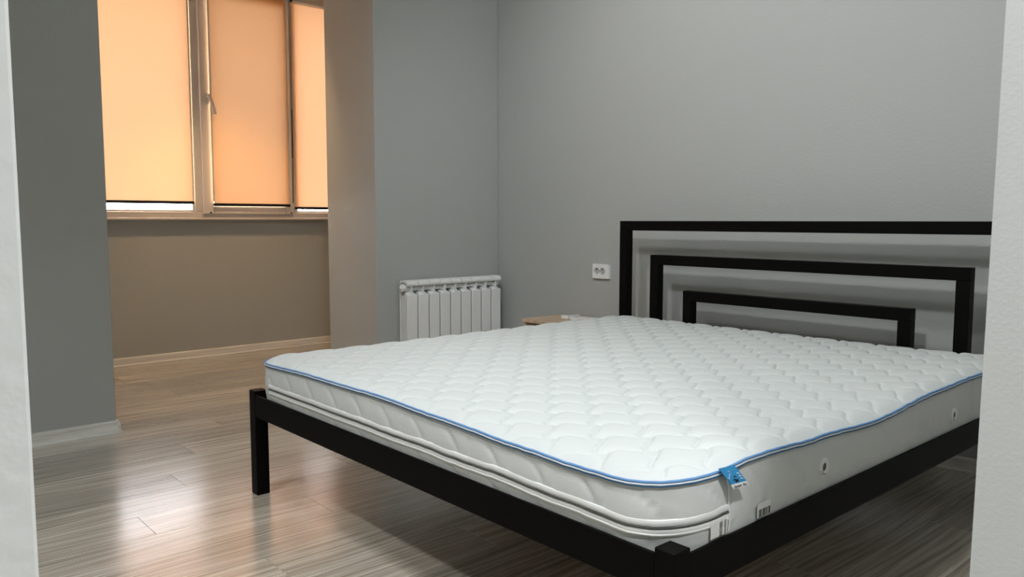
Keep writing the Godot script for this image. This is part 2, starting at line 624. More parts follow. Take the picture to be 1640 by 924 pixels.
func blind(called: String, x: float, za: float, zb: float, y0: float, label: String, mid: bool) -> void:
	var t := thing(called, label, "blind", Vector3(x, y0, (za + zb) / 2), "orange roller blinds on the window")
	var yt := 2.65
	var o := -t.position
	var rows := 40
	var cols := 30
	var pts := PackedVector3Array()
	for r in rows:
		for c in cols:
			var fy := float(r) / (rows - 1)
			var fz := float(c) / (cols - 1)
			var wob := 0.0025 * sin(fz * 5.0 + fy * 4.0) * (1.0 - fy) if mid else 0.0008 * sin(fz * 3.0 + fy * 2.0)
			pts.append(Vector3(x + wob, lerpf(y0 + 0.012, yt, fy), lerpf(za, zb, fz)))
	var m := MB.new()
	m.grid(pts, rows, cols, false)
	obj("fabric", m, M.orange_blind_fabric, t).position = o
	var bar := MB.new()
	bar.box(Vector3(x + 0.001, y0 + 0.009, (za + zb) / 2), Vector3(0.013, 0.020, za - zb + 0.010), 0.003)
	obj("bottom_bar", bar, M.black_plastic, t).position = o
	var cas := MB.new()
	cas.prism(PackedVector2Array([Vector2(-0.006, 2.618), Vector2(0.030, 2.618), Vector2(0.042, 2.626), Vector2(0.044, 2.655), Vector2(0.036, 2.672), Vector2(-0.006, 2.672)]), Vector3(x, 0, zb - 0.004), Vector3(1, 0, 0), Vector3(0, 1, 0), Vector3(0, 0, za - zb + 0.008))
	obj("cassette", cas, M.upvc, t).position = o
	for z in [za + 0.006, zb - 0.010]:
		var cap := MB.new()
		cap.lathe([[0.0, -0.004], [0.022, -0.004], [0.024, 0.0], [0.022, 0.004], [0.0, 0.004]], Vector3(x + 0.02, 2.645, z), Vector3(0, 0, 1), 18)
		obj("end_cap", cap, M.black_plastic, t).position = o
	# side guides
	for z in [za + 0.002, zb - 0.002]:
		obj("side_guide", span(x - 0.004, x + 0.006, y0 + 0.03, 2.60, z - 0.005, z + 0.005, 0.002), M.upvc, t).position = o
	if mid:
		var ch := MB.new()
		var zc := zb - 0.014
		ch.tube([Vector3(x + 0.03, 2.64, zc), Vector3(x + 0.03, 2.1, zc - 0.002), Vector3(x + 0.026, 1.5, zc - 0.004), Vector3(x + 0.02, 1.12, zc - 0.004)], 0.0022, 6)
		ch.tube([Vector3(x + 0.044, 2.64, zc - 0.004), Vector3(x + 0.04, 2.1, zc - 0.006), Vector3(x + 0.034, 1.5, zc - 0.008), Vector3(x + 0.024, 1.12, zc - 0.006)], 0.0022, 6)
		obj("pull_chain", ch, M.dark_grey_plastic, t).position = o
		var we := MB.new()
		we.tube([Vector3(x + 0.036, 1.82, zc - 0.004), Vector3(x + 0.034, 1.66, zc - 0.005), Vector3(x + 0.032, 1.46, zc - 0.006)], 0.0055, 8)
		obj("chain_weight", we, M.dark_grey_plastic, t).position = o

# ------------------------------------------------------------------ bed frame
const BW := 1.888
const SQ := 0.048
func bed() -> void:
	var S: Material = M.black_steel
	var t := thing("bed_frame", "black square-tube steel bed frame with nested rectangular headboard", "bed", Vector3(-BW / 2, 0, -1.0))
	var o := -t.position
	var p := func(called: String, m: MB, ma: Material = S) -> MeshInstance3D:
		var q := obj(called, m, ma, t)
		q.position = o
		return q
	for xx in [[-BW, -BW + SQ], [-SQ, 0.0]]:
		var l: MeshInstance3D = p.call("leg", span(xx[0], xx[1], 0, 0.3828, -SQ, 0, 0.0018))
	var bolt := MB.new()
	bolt.lathe([[0.0, 0.004], [0.004, 0.0036], [0.0055, 0.001], [0.0055, 0.0]], Vector3(-BW + SQ, 0.357, -0.02), Vector3(1, 0, 0), 10)
	p.call("bolt", bolt, M.steel_bolt)
	p.call("foot_rail", span(-BW + SQ, -SQ, 0.29, 0.370, -0.0082, -0.001, 0.0012))
	p.call("side_rail", span(-0.0092, -0.001, 0.29, 0.370, -2.03, -SQ, 0.0012))
	p.call("side_rail", span(-BW + 0.001, -BW + 0.0085, 0.29, 0.370, -2.03, -SQ, 0.0012))
	p.call("head_rail", span(-BW + 0.05, -0.05, 0.29, 0.370, -2.055, -2.032, 0.0015))
	p.call("centre_beam", span(-BW / 2 - 0.02, -BW / 2 + 0.02, 0.292, 0.305, -2.03, -0.024, 0.0015))
	p.call("centre_leg", span(-BW / 2 - 0.02, -BW / 2 + 0.02, 0, 0.292, -1.05, -1.01, 0.0015))
	for i in 13:
		var z := -0.16 - i * 0.144
		p.call("slat", span(-BW + 0.010, -0.011, 0.306, 0.318, z - 0.035, z + 0.035, 0.002, 0), M.slat_wood)
	# nested inverted-U frames
	var c := -BW / 2
	var z0 := -2.03
	var d := 0.0486
	var b := 0.0492
	for f in [[0.9464, 0.9888, 0.0], [0.7431, 0.8179, 0.29], [0.538, 0.6479, 0.29]]:
		var wd: float = f[0]
		var y1: float = f[1]
		var yb: float = f[2]
		var m := MB.new()
		m.box(Vector3(c, y1 - b / 2, z0 - d / 2), Vector3(2 * wd, b, d), 0.0018)
		for sg in [-1.0, 1.0]:
			m.box(Vector3(c + sg * (wd - b / 2), (y1 - b + yb) / 2, z0 - d / 2), Vector3(b, y1 - b - yb, d), 0.0018)
		p.call("headboard_frame", m)

# ------------------------------------------------------------------ mattress
const MX0 := -1.878
const MX1 := -0.010
const MZ0 := -2.020
const MZ1 := -0.009
const MR := 0.145

func keys(k: Array, x: float) -> float:
	if x <= k[0][0]:
		return k[0][1]
	for i in k.size() - 1:
		if x <= k[i + 1][0]:
			var t: float = (x - k[i][0]) / (k[i + 1][0] - k[i][0])
			t = t * t * (3.0 - 2.0 * t)
			return lerpf(k[i][1], k[i + 1][1], t)
	return k[-1][1]

const FOOT := [[-1.87, 0.489], [-1.4, 0.499], [-1.03, 0.502], [-0.73, 0.495], [-0.44, 0.486], [-0.25, 0.480], [-0.12, 0.482], [0.0, 0.492]]
const RIGHT := [[-2.03, 0.500], [-1.5, 0.509], [-1.22, 0.505], [-0.83, 0.485], [-0.55, 0.498], [-0.25, 0.513], [-0.14, 0.508], [-0.04, 0.496], [0.0, 0.492]]
func edge_y(x: float, z: float) -> float:
	var df := absf(z - MZ1)
	var dr := absf(x - MX1)
	var wf := exp(-df / 0.22)
	var wr := exp(-dr / 0.22)
	var near := keys(FOOT, x) * wf + keys(RIGHT, z) * wr + 0.482 * (1.0 - minf(1.0, wf + wr))
	return near / maxf(1.0, wf + wr)

const HOOK := [[0.0, 0.0], [0.12, 0.035], [0.30, 0.0], [0.52, -0.095], [0.76, -0.195], [0.88, -0.2], [1.0, -0.16]]
func seam_height(x: float, z: float) -> float:
	# diamond lattice of quilted cells, one seam family nearly straight, the other hooked
	var dx := x + 0.316
	var dz := z + 0.152
	var u := (dx * 0.0765 - dz * 0.0765) / 0.011475
	var w := (0.0765 * dz + 0.0735 * dx) / 0.011475
	var w1 := w + 0.08 + 0.085 * cos(TAU * (u - 0.22))
	var d1 := (w1 - roundf(w1)) * 0.107
	var hook := keys(HOOK, fposmod(w1, 1.0))
	var u1 := u - hook
	var d2 := (u1 - roundf(u1)) * 0.106
	# a narrow stitch groove inside a broader soft fall
	var e1 := absf(d1)
	var e2 := absf(d2)
	var a := 1.0 - 0.42 * exp(-e1 / 0.0038) - 0.48 * exp(-e1 / (0.013 if d1 < 0.0 else 0.009))
	var b := 1.0 - 0.45 * exp(-e2 / 0.0038) - 0.55 * exp(-e2 / (0.013 if d2 < 0.0 else 0.008))
	return a * b

func rr_dist(x: float, z: float) -> float:
	# distance inside the rounded rectangle
	var cx := (MX0 + MX1) / 2
	var cz := (MZ0 + MZ1) / 2
	var qx := absf(x - cx) - (MX1 - MX0) / 2 + MR
	var qz := absf(z - cz) - (MZ1 - MZ0) / 2 + MR
	return -(Vector2(maxf(qx, 0), maxf(qz, 0)).length() + minf(maxf(qx, qz), 0.0) - MR)

func lines(a: float, b: float, step: float) -> Array:
	var inset := [0.0, 0.0008, 0.002, 0.004, 0.007, 0.011, 0.016, 0.021, 0.027]
	var o := []
	for q in inset:
		o.append(a + q)
	var k := int((b - a - 0.06) / step)
	for i in k + 1:
		o.append(lerpf(a + 0.033, b - 0.033, float(i) / k))
	for i in inset.size():
		o.append(b - inset[-1 - i])
	return o

# perimeter samples: [s, point, outward normal]; s equals x along the foot and goes on round the near corner
func perimeter(step: float) -> Array:
	var o := []
	var s := MX0 + MR
	var corners := [[Vector2(MX1 - MR, MZ1 - MR), PI / 2], [Vector2(MX1 - MR, MZ0 + MR), 0.0], [Vector2(MX0 + MR, MZ0 + MR), -PI / 2], [Vector2(MX0 + MR, MZ1 - MR), -PI]]
	var from := Vector2(MX0 + MR, MZ1)
	for k in 4:
		var c: Vector2 = corners[k][0]
		var a0: float = corners[k][1]
		var to := c + Vector2(cos(a0), sin(a0)) * MR
		var L := from.distance_to(to)
		var m := int(L / step)
		for i in m:
			o.append([s + L * i / m, from.lerp(to, float(i) / m), Vector2(cos(a0), sin(a0))])
		s += L
		var arc := MR * PI / 2
		for i in 14:
			var a := a0 - PI / 2 * i / 14.0
			o.append([s + arc * i / 14.0, c + Vector2(cos(a), sin(a)) * MR, Vector2(cos(a), sin(a))])
		s += arc
		var a1 := a0 - PI / 2
		from = c + Vector2(cos(a1), sin(a1)) * MR
	return o

func side_relief(s: float, y: float) -> float:
	var t := clampf((0.498 - y) / 0.075, -0.2, 2.4)
	var tt := fposmod(t, 1.32)
	var sh := 0.070 * (smoothstep(0.0, 1.0, tt) * 0.7 + tt * 0.3)
	var kA := (s + 1.031 - sh - (0.03 if t > 1.32 else 0.0)) / 0.1505
	var dA := absf(kA - roundf(kA)) * 0.1505
	var kB := (s + 0.897 + 0.034 * tt + 0.008 * sin(tt * 5.0)) / 0.1475
	var dB := absf(kB - roundf(kB)) * 0.1475
	return 0.0035 * (1.0 - exp(-dA / 0.010)) + 0.0018 * (1.0 - exp(-dB / 0.008)) - 0.004

func mattress() -> void:
	var t := thing("mattress", "thick white quilted mattress with blue piping lying on the black bed frame", "mattress", Vector3(-0.94, 0.32, -1.02))
	var o := -t.position
	var p := func(called: String, m: MB, ma: Material, par: Node3D = null) -> MeshInstance3D:
		var q := obj(called, m, ma, t if par == null else par)
		if par == null:
			q.position = o
		return q
	# quilted top
	var xs := lines(MX0, MX1, 0.0042)
	var zs := lines(MZ0, MZ1, 0.0042)
	var pts := PackedVector3Array()
	var cx := (MX0 + MX1) / 2
	var cz := (MZ0 + MZ1) / 2
	var hx := (MX1 - MX0) / 2 - MR
	var hz := (MZ1 - MZ0) / 2 - MR
	for z in zs:
		for x in xs:
			var px: float = x
			var pz: float = z
			var qx := absf(px - cx) - hx
			var qz := absf(pz - cz) - hz
			if qx > 0.0 and qz > 0.0:
				var l := sqrt(qx * qx + qz * qz)
				# squeeze the square corner into the round one
				var m := maxf(qx, qz)
				var k := m / l
				px = cx + signf(px - cx) * (hx + qx * k)
				pz = cz + signf(pz - cz) * (hz + qz * k)
			var d := maxf(rr_dist(px, pz), 0.0)
			var q := clampf(d / 0.075, 0.0, 1.0)
			var crown := 0.010 * sqrt(1.0 - (1.0 - q) * (1.0 - q)) + 0.005 * smoothstep(0.0, 0.4, d)
			var pf := clampf(d / 0.03, 0.0, 1.0)
			pts.append(Vector3(px, edge_y(px, pz) + crown + 0.0120 * seam_height(px, pz) * pf, pz))
	var top := MB.new()
	top.grid(pts, zs.size(), xs.size(), true)
	p.call("quilted_top", top, M.mattress_knit)
	# side border
	var pe := perimeter(0.0065)
	var n := pe.size()
	var ys := [0.0, 0.03, 0.07]
	for i in 26:
		ys.append(0.10 + 0.9 * i / 25.0)
	var sp := PackedVector3Array()
	for j in ys.size():
		for i in n + 1:
			var e: Array = pe[i % n]
			var q: Vector2 = e[1]
			var nn: Vector2 = e[2]
			var yt := edge_y(q.x, q.y) - 0.004
			var y := lerpf(yt, 0.322, ys[j])
			var f: float = ys[j]
			var bul := 0.006 * sin(PI * minf(f * 1.25, 1.0)) - 0.004
			if f > 0.9:
				bul -= (f - 0.9) * 0.1
			var off: float = bul + side_relief(e[0], y) * smoothstep(0.0, 0.12, f)
			off = minf(off, 0.0035) if y > 0.380 else minf(off, -0.0008)
			sp.append(Vector3(q.x + nn.x * off, y, q.y + nn.y * off))
	var sd := MB.new()
	sd.grid(sp, ys.size(), n + 1, true)
	p.call("side_border", sd, M.mattress_side_cloth)
	# underside
	var un := MB.new()
	for i in n:
		var a := sp[(ys.size() - 1) * (n + 1) + i]
		var b := sp[(ys.size() - 1) * (n + 1) + i + 1]
		un.tri(Vector3(cx, 0.322, cz), a, b, Vector3.DOWN)
	p.call("underside", un, M.mattress_side_cloth)
	# piping: blue cord, white cord, deep blue cord
	var pw := noise(3.0, 2, 4)
	for cord in [["piping", 0.0031, 0.0030, 0.001, "piping_blue", "light blue edge piping"], ["piping_trim", 0.0019, -0.0015, 0.0026, "piping_white", "white cord below the blue piping"], ["piping_edge", 0.0022, -0.0048, 0.0018, "piping_navy", "darker blue lower cord"]]:
		var path := []
		for i in range(0, n, 2):
			var e: Array = pe[i]
			var q: Vector2 = e[1]
			var nn: Vector2 = e[2]
			var out: float = cord[3] + 0.0012 * pw.get_noise_1d(e[0] * 8.0)
			path.append(Vector3(q.x + nn.x * out, edge_y(q.x, q.y) + cord[2] + 0.0012 * pw.get_noise_1d(e[0] * 6.0 + 50.0), q.y + nn.y * out))
		var m := MB.new()
		m.tube(path, cord[1], 8, true)
		var q2: MeshInstance3D = p.call(cord[0], m, M[cord[4]])
		q2.set_meta("label", cord[5])
	# zip band: two tapes and the slit between, from left side round the foot to a seam on the near side
	var s_end := 0.0
	for e in pe:
		if e[1].x > MX1 - 0.001 and e[1].y > -0.183:
			s_end = maxf(s_end, e[0])
	for zp in [["zip_tape", 0.0076, 0.4175, 0.0024, "zip_tape", 0.34], ["zip_tape", 0.0058, 0.4005, 0.0026, "zip_tape", 0.36], ["zip_edge", 0.0028, 0.3945, 0.0036, "zip_tape", 0.6], ["zip_slit", 0.0017, 0.4084, 0.0046, "zip_shadow", 0.8]]:
		var path := []
		for i in n:
			var e: Array = pe[i]
			if e[0] > s_end:
				break
			var q: Vector2 = e[1]
			var nn: Vector2 = e[2]
			var wv := (0.0012 * pw.get_noise_1d(e[0] * 5.0) + 0.0012 * sin(e[0] * 21.0)) * smoothstep(-1.8, -0.6, e[0])
			path.append(Vector3(q.x + nn.x * zp[3], zp[2] + wv - 0.006 * smoothstep(MX1 - 0.5, MX1 - 0.12, e[0]) + 0.013 * smoothstep(s_end - 0.22, s_end, e[0]), q.y + nn.y * zp[3]))
		var m := MB.new()
		m.tube(path, zp[1], 8, false, zp[5])
		p.call(zp[0], m, M[zp[4]])
	# upright seam on the near side
	var xe := MX1
	var sm := MB.new()
	sm.tube([Vector3(xe + 0.002, 0.495, -0.172), Vector3(xe + 0.003, 0.467, -0.179), Vector3(xe + 0.004, 0.43, -0.1805), Vector3(xe + 0.004, 0.395, -0.185), Vector3(xe + 0.002, 0.376, -0.184)], 0.0016, 6)
	p.call("side_seam", sm, M.piping_white)
	# air vents
	for vz in [[-0.567, 0.427], [-1.360, 0.417]]:
		var vm := MB.new()
		vm.lathe([[0.0, 0.0], [0.009, 0.0], [0.0105, 0.0028], [0.0125, 0.0036], [0.0195, 0.0030], [0.0208, 0.0012], [0.0208, -0.004]], Vector3(xe + 0.0042, vz[1], vz[0]), Vector3(1, 0, 0), 28)
		var vo: MeshInstance3D = p.call("air_vent", vm, M.white_plastic)
		vo.set_meta("label", "round white air vent with a dark centre")
		var me := MB.new()
		me.lathe([[0.0, 0.0012], [0.0098, 0.0008]], Vector3(xe + 0.0042, vz[1], vz[0]), Vector3(1, 0, 0), 24)
		obj("vent_mesh", me, M.vent_mesh, vo)
		for i in 6:
			var a := PI / 2 + 0.5 + i * 0.36
			var ce := Vector3(xe + 0.0042 + 0.0036, vz[1] + sin(a - PI / 2) * -0.0162, vz[0] + absf(cos(a - PI / 2)) * 0.0162)
			var l := MB.new()
			l.box(ce, Vector3(0.0006, 0.0034, 0.0022), 0.0002)
			obj("raised_letter", l, M.print_black, vo)
	# stitched emblem and flourish near the head end
	var em := MB.new()
	var loop := []
	for i in 16:
		var a := TAU * i / 16
		loop.append(Vector3(-0.308 + 0.012 * cos(a), 0.5085, -1.690 + 0.018 * sin(a)))
	em.tube(loop, 0.0016, 6, true)
	var fl := []
	for i in 60:
		var f := i / 59.0
		fl.append(Vector3(lerpf(-0.278, -0.202, f) + 0.006 * sin(f * 46.0), 0.5088, lerpf(-1.708, -1.827, f) + 0.006 * cos(f * 37.0)))
	em.tube(fl, 0.0013, 6)
	p.call("embroidery", em, M.piping_white)
	brand_tag(t, o)
	labels(t, o)

func brand_tag(t: Node3D, o: Vector3) -> void:
	# woven tag folded over the piping, hanging outwards; a part of the mattress
	var root := Node3D.new()
	root.name = "brand_tag"
	root.set_meta("label", "blue woven tag with a white strip")
	t.add_child(root)
	root.position = o
	# tag frame: along the edge (towards -z) and down its curved face
	var at := func(u: float, d: float, lift: float) -> Vector3:
		# u: 0..0.054 along, d: 0..0.05 down
		var q := d / 0.048
		var x := MX1 + 0.006 + 0.021 * sin(q * 1.35) + lift
		var y := 0.5135 - 0.004 * (u / 0.054) - d * 0.86
		var z := -0.139 - u - 0.022 * q
		return Vector3(x, y, z)
	for part in [[0.0, 0.036, "tag_blue", "tag_cloth"], [0.036, 0.047, "label_paper", "tag_strip"]]:
		var rows := 9
		var cols := 8
		var pts := PackedVector3Array()
		for r in rows:
			for c in cols:
				pts.append(at.call(0.054 * c / (cols - 1), lerpf(part[0], part[1], float(r) / (rows - 1)), 0.0))
		var m := MB.new()
		m.grid(pts, rows, cols, true)
		var back := PackedVector3Array()
		for q in pts:
			back.append(q - Vector3(0.0012, 0, 0))
		m.grid(back, rows, cols, false)
		obj(part[3], m, M[part[2]], root)
	# print: a small bird-like emblem, a white flourish and short lines of type
	var dot := func(called: String, ma: String, list: Array, r: float) -> void:
		var m := MB.new()
		var path := []
		for q in list:
			path.append(at.call(q[0], q[1], 0.0006))
		m.tube(path, r, 5)
		obj(called, m, M[ma], root)
	dot.call("emblem", "print_black", [[0.016, 0.029], [0.021, 0.026], [0.026, 0.029], [0.032, 0.028]], 0.0011)
	dot.call("emblem", "print_black", [[0.020, 0.031], [0.026, 0.0315], [0.031, 0.031]], 0.0011)
	dot.call("emblem", "print_black", [[0.024, 0.022], [0.027, 0.020], [0.030, 0.022]], 0.0010)
	dot.call("flourish", "print_white", [[0.004, 0.020], [0.007, 0.024], [0.010, 0.019], [0.014, 0.018], [0.018, 0.014], [0.021, 0.015]], 0.0005)
	dot.call("flourish", "print_white", [[0.018, 0.009], [0.022, 0.008], [0.025, 0.011]], 0.0005)
	for k in 3:
		dot.call("print_line", "print_white", [[0.040, 0.017 + k * 0.006], [0.044, 0.015 + k * 0.006], [0.049, 0.018 + k * 0.006]], 0.0006)
	text_on(root, "tag_lettering", "Standart  Plus", at.call(0.027, 0.0418, 0.0008), (at.call(0.05, 0.0418, 0.0) - at.call(0.005, 0.0418, 0.0)).normalized(), (at.call(0.027, 0.037, 0.0) - at.call(0.027, 0.046, 0.0)).normalized(), 0.0072, M.print_black, 0.044)

func text_on(par: Node3D, called: String, s: String, at: Vector3, ex: Vector3, ey: Vector3, size: float, ma: Material, fit := 0.0) -> void:
	var tm := TextMesh.new()
	var f := SystemFont.new()
	f.font_names = PackedStringArray(["Droid Sans"])
	tm.font = f
	tm.text = s
	tm.font_size = 64
	tm.pixel_size = size / 64.0
	tm.depth = size * 0.03
	tm.curve_step = 2.0
	tm.horizontal_alignment = HORIZONTAL_ALIGNMENT_CENTER
	tm.vertical_alignment = VERTICAL_ALIGNMENT_CENTER
	tm.material = ma
	var q := inst(called, tm, par)
	var k := 1.0
	if fit > 0.0:
		k = fit / maxf(tm.get_aabb().size.x, 1e-4)
	var ez := ex.cross(ey).normalized()
	var y2 := ez.cross(ex).normalized()
	q.transform = Transform3D(Basis(ex * k, y2, ez), at)

func labels(t: Node3D, o: Vector3) -> void:
	var x := MX1 + 0.0045
	var ez := Vector3(0, 0, -1)
	# paper size label under the zip
	var a := Node3D.new()
	a.name = "size_label"
	a.set_meta("label", "white paper size label under the zip")
	t.add_child(a)
	a.position = o
	var m := MB.new()
	m.box(Vector3(x, 0.391, -0.1475), Vector3(0.001, 0.030, 0.056), 0.0002)
	obj("label_paper", m, M.label_paper, a)
	text_on(a, "label_lettering", "1800x2000", Vector3(x + 0.0008, 0.391, -0.153), Vector3(0, -1, 0), ez, 0.0135, M.print_black, 0.029)
	text_on(a, "label_lettering", "Standart Plus", Vector3(x + 0.0008, 0.391, -0.168), Vector3(0, -1, 0), ez, 0.0095, M.print_black, 0.028)
	# barcode label
	var b := Node3D.new()
	b.name = "barcode_label"
	b.set_meta("label", "small white barcode label")
	t.add_child(b)
	b.position = o
	m = MB.new()
	m.box(Vector3(x, 0.391, -0.311), Vector3(0.001, 0.030, 0.052), 0.0002)
	obj("label_paper", m, M.label_paper, b)
	var rng := RandomNumberGenerator.new()
	rng.seed = 5
	var z := -0.291
	m = MB.new()
	while z > -0.333:
		var w := 0.0008 * rng.randi_range(1, 3)
		m.box(Vector3(x + 0.0006, 0.385, z - w / 2), Vector3(0.0006, 0.016, w), 0.0)
		z -= w + 0.0009 * rng.randi_range(1, 3)
	obj("barcode_print", m, M.print_black, b)

# ------------------------------------------------------------------ radiator
func radiator() -> void:
	var E: Material = M.radiator_enamel
	var t := thing("radiator", "white nine-section aluminium radiator on the grey wall in the corner", "radiator", Vector3(-3.03, 0.07, -1.79))
	var o := -t.position
	var xf := -2.99
	var z0 := -1.428
	var pitch := 0.0807
	var xb := -3.072
	var panel := span(xf - 0.010, xf, 0.085, 0.556, -pitch + 0.006, -0.001, 0.003)
	var fins := MB.new()
	var zc := -pitch / 2
	fins.box(Vector3((xb + xf) / 2, 0.35, zc), Vector3(xf - xb - 0.006, 0.52, 0.0035), 0.001)
	for s in [-1.0, 1.0]:
		fins.box(Vector3(xf - 0.030, 0.318, zc + s * 0.033), Vector3(0.020, 0.462, 0.0025), 0.0008)
		fins.box(Vector3(xf - 0.058, 0.318, zc + s * 0.031), Vector3(0.020, 0.462, 0.0025), 0.0008)
	fins.box(Vector3((xb + xf) / 2 - 0.01, 0.578, zc), Vector3(0.056, 0.0022, pitch - 0.008), 0.0006)
	fins.box(Vector3((xb + xf) / 2 - 0.008, 0.594, zc), Vector3(0.06, 0.0022, pitch - 0.008), 0.0006)
	# slanted shoulder behind the panel top
	fins.prism(PackedVector2Array([Vector2(xf - 0.010, 0.545), Vector2(xf - 0.012, 0.556), Vector2(xf - 0.040, 0.570), Vector2(xf - 0.046, 0.545)]), Vector3(0, 0, -pitch + 0.012), Vector3(1, 0, 0), Vector3(0, 1, 0), Vector3(0, 0, pitch - 0.02))
	var core := MB.new()
	core.tube([Vector3(-3.035, 0.10, zc), Vector3(-3.035, 0.60, zc)], 0.017, 12)
	for y in [0.100, 0.595]:
		core.tube([Vector3(-3.035, y, 0.0), Vector3(-3.035, y, -pitch)], 0.0205, 16)
	var cap := MB.new()
	var pr := PackedVector2Array([Vector2(xb, 0.628), Vector2(xb + 0.006, 0.636), Vector2(xb + 0.03, 0.640), Vector2(xf - 0.022, 0.639), Vector2(xf - 0.010, 0.635), Vector2(xf - 0.002, 0.628), Vector2(xf + 0.001, 0.617), Vector2(xf - 0.001, 0.609), Vector2(xf - 0.005, 0.606), Vector2(xf - 0.008, 0.612), Vector2(xf - 0.014, 0.620), Vector2(xf - 0.03, 0.626), Vector2(xb + 0.02, 0.627), Vector2(xb + 0.006, 0.618), Vector2(xb, 0.618)])
	cap.prism(pr, Vector3(0, 0, -pitch + 0.003), Vector3(1, 0, 0), Vector3(0, 1, 0), Vector3(0, 0, pitch - 0.006), true)
	var back := span(xb - 0.004, xb, 0.085, 0.60, -pitch + 0.004, -0.004, 0.001)
	var meshes := [["front_panel", panel.mesh(E)], ["fins", fins.mesh(E)], ["water_tube", core.mesh(E)], ["top_cap", cap.mesh(E)], ["back_plate", back.mesh(E)]]
	for k in 9:
		var s := Node3D.new()
		s.name = "section" if k == 0 else "section_%03d" % k
		t.add_child(s)
		s.position = o + Vector3(0, 0, z0 - pitch * k)
		for q in meshes:
			inst(q[0], q[1], s)
	for y in [0.100, 0.595]:
		var pl := MB.new()
		pl.lathe([[0.0, 0.020], [0.005, 0.020], [0.008, 0.016], [0.013, 0.015], [0.015, 0.012], [0.022, 0.010], [0.023, 0.006], [0.023, 0.0], [0.0, 0.0]], Vector3(-3.035, y, z0), Vector3(0, 0, 1), 20)
		obj("end_plug", pl, E, t).position = o
	for z in [z0 - 0.12, z0 - 0.61]:
		obj("wall_bracket", span(XW, -3.045, 0.572, 0.59, z - 0.012, z + 0.012, 0.002), E, t).position = o

# ------------------------------------------------------------------ nightstand, remotes, socket
func nightstand() -> void:
	var W: Material = M.nightstand_oak
	var x0 := -2.471
	var x1 := -2.05
	var zf := -1.861
	var t := thing("nightstand", "light oak bedside cabinet half hidden behind the mattress", "nightstand", Vector3((x0 + x1) / 2, 0, -2.04))
	var o := -t.position
	var p := func(called: String, m: MB, ma: Material = W) -> MeshInstance3D:
		var q := obj(called, m, ma, t)
		q.position = o
		return q
	var sc := func(m: MB) -> MB:
		for i in m.uv.size():
			m.uv[i] = Vector2(m.uv[i].x * 2.0, m.uv[i].y / 2.6)
		return m
	p.call("top_panel", sc.call(span(x0, x1, 0.414, 0.432, -2.205, zf, 0.0012, 2)))
	p.call("side_panel", sc.call(span(x0 + 0.010, x0 + 0.026, 0, 0.414, -2.203, zf - 0.012, 0.001, 1)))
	p.call("side_panel", sc.call(span(x1 - 0.026, x1 - 0.010, 0, 0.414, -2.203, zf - 0.012, 0.001, 1)))
	p.call("back_panel", sc.call(span(x0 + 0.026, x1 - 0.026, 0.04, 0.414, -2.203, -2.195, 0.001, 0)))
	p.call("shelf", sc.call(span(x0 + 0.026, x1 - 0.026, 0.24, 0.256, -2.195, zf - 0.014, 0.001, 0)))
	p.call("drawer_front", sc.call(span(x0 + 0.028, x1 - 0.028, 0.05, 0.236, zf - 0.030, zf - 0.013, 0.0012, 0)))
	# two white remotes on top
	var r := thing("remote_control", "white air conditioner remote lying on the bedside cabinet, the thicker one", "remote control", Vector3(-2.300, 0.432, -2.085))
	r.rotation.y = deg_to_rad(6)
	var body := MB.new()
	body.prism(rounded(0.050, 0.124, 0.010), Vector3(0, 0.002, 0), Vector3(1, 0, 0), Vector3(0, 0, 1), Vector3(0, 0.014, 0), true)
	body.prism(rounded(0.044, 0.118, 0.010), Vector3(0, 0.016, 0), Vector3(1, 0, 0), Vector3(0, 0, 1), Vector3(0, 0.004, 0), true)
	obj("body", body, M.white_plastic, r)
	obj("display", span(-0.017, 0.017, 0.0195, 0.0206, -0.050, -0.018, 0.0004), M.lcd_grey, r)
	for k in 6:
		obj("button", span(-0.016 + (k % 2) * 0.02, -0.004 + (k % 2) * 0.02, 0.0195, 0.022, 0.0 + (k / 2) * 0.02, 0.010 + (k / 2) * 0.02, 0.001), M.socket_shade, r)
	var q := thing("remote_control", "slim white remote with a tapered end in front of the thicker one", "remote control", Vector3(-2.215, 0.432, -2.085))
	q.rotation.y = deg_to_rad(69)
	var b2 := MB.new()
	b2.prism(PackedVector2Array([Vector2(-0.065, 0.0), Vector2(0.07, 0.0), Vector2(0.072, 0.004), Vector2(0.02, 0.014), Vector2(-0.06, 0.015), Vector2(-0.066, 0.011)]), Vector3(0, 0.001, -0.018), Vector3(0, 0, 1).rotated(Vector3.UP, PI / 2) , Vector3(0, 1, 0), Vector3(0, 0, 0.036), true)
	obj("body", b2, M.white_plastic, q)
	obj("button", span(-0.040, -0.022, 0.0155, 0.0175, -0.008, 0.008, 0.001), M.socket_shade, q)

func rounded(w: float, h: float, r: float) -> PackedVector2Array:
	var o := PackedVector2Array()
	for k in 4:
		var c := Vector2((w / 2 - r) * (1 if k in [0, 3] else -1), (h / 2 - r) * (1 if k in [0, 1] else -1))
		for i in 6:
			var a := PI / 2 * k + PI / 2 * i / 5.0
			o.append(c + Vector2(cos(a), sin(a)) * r)
	return o

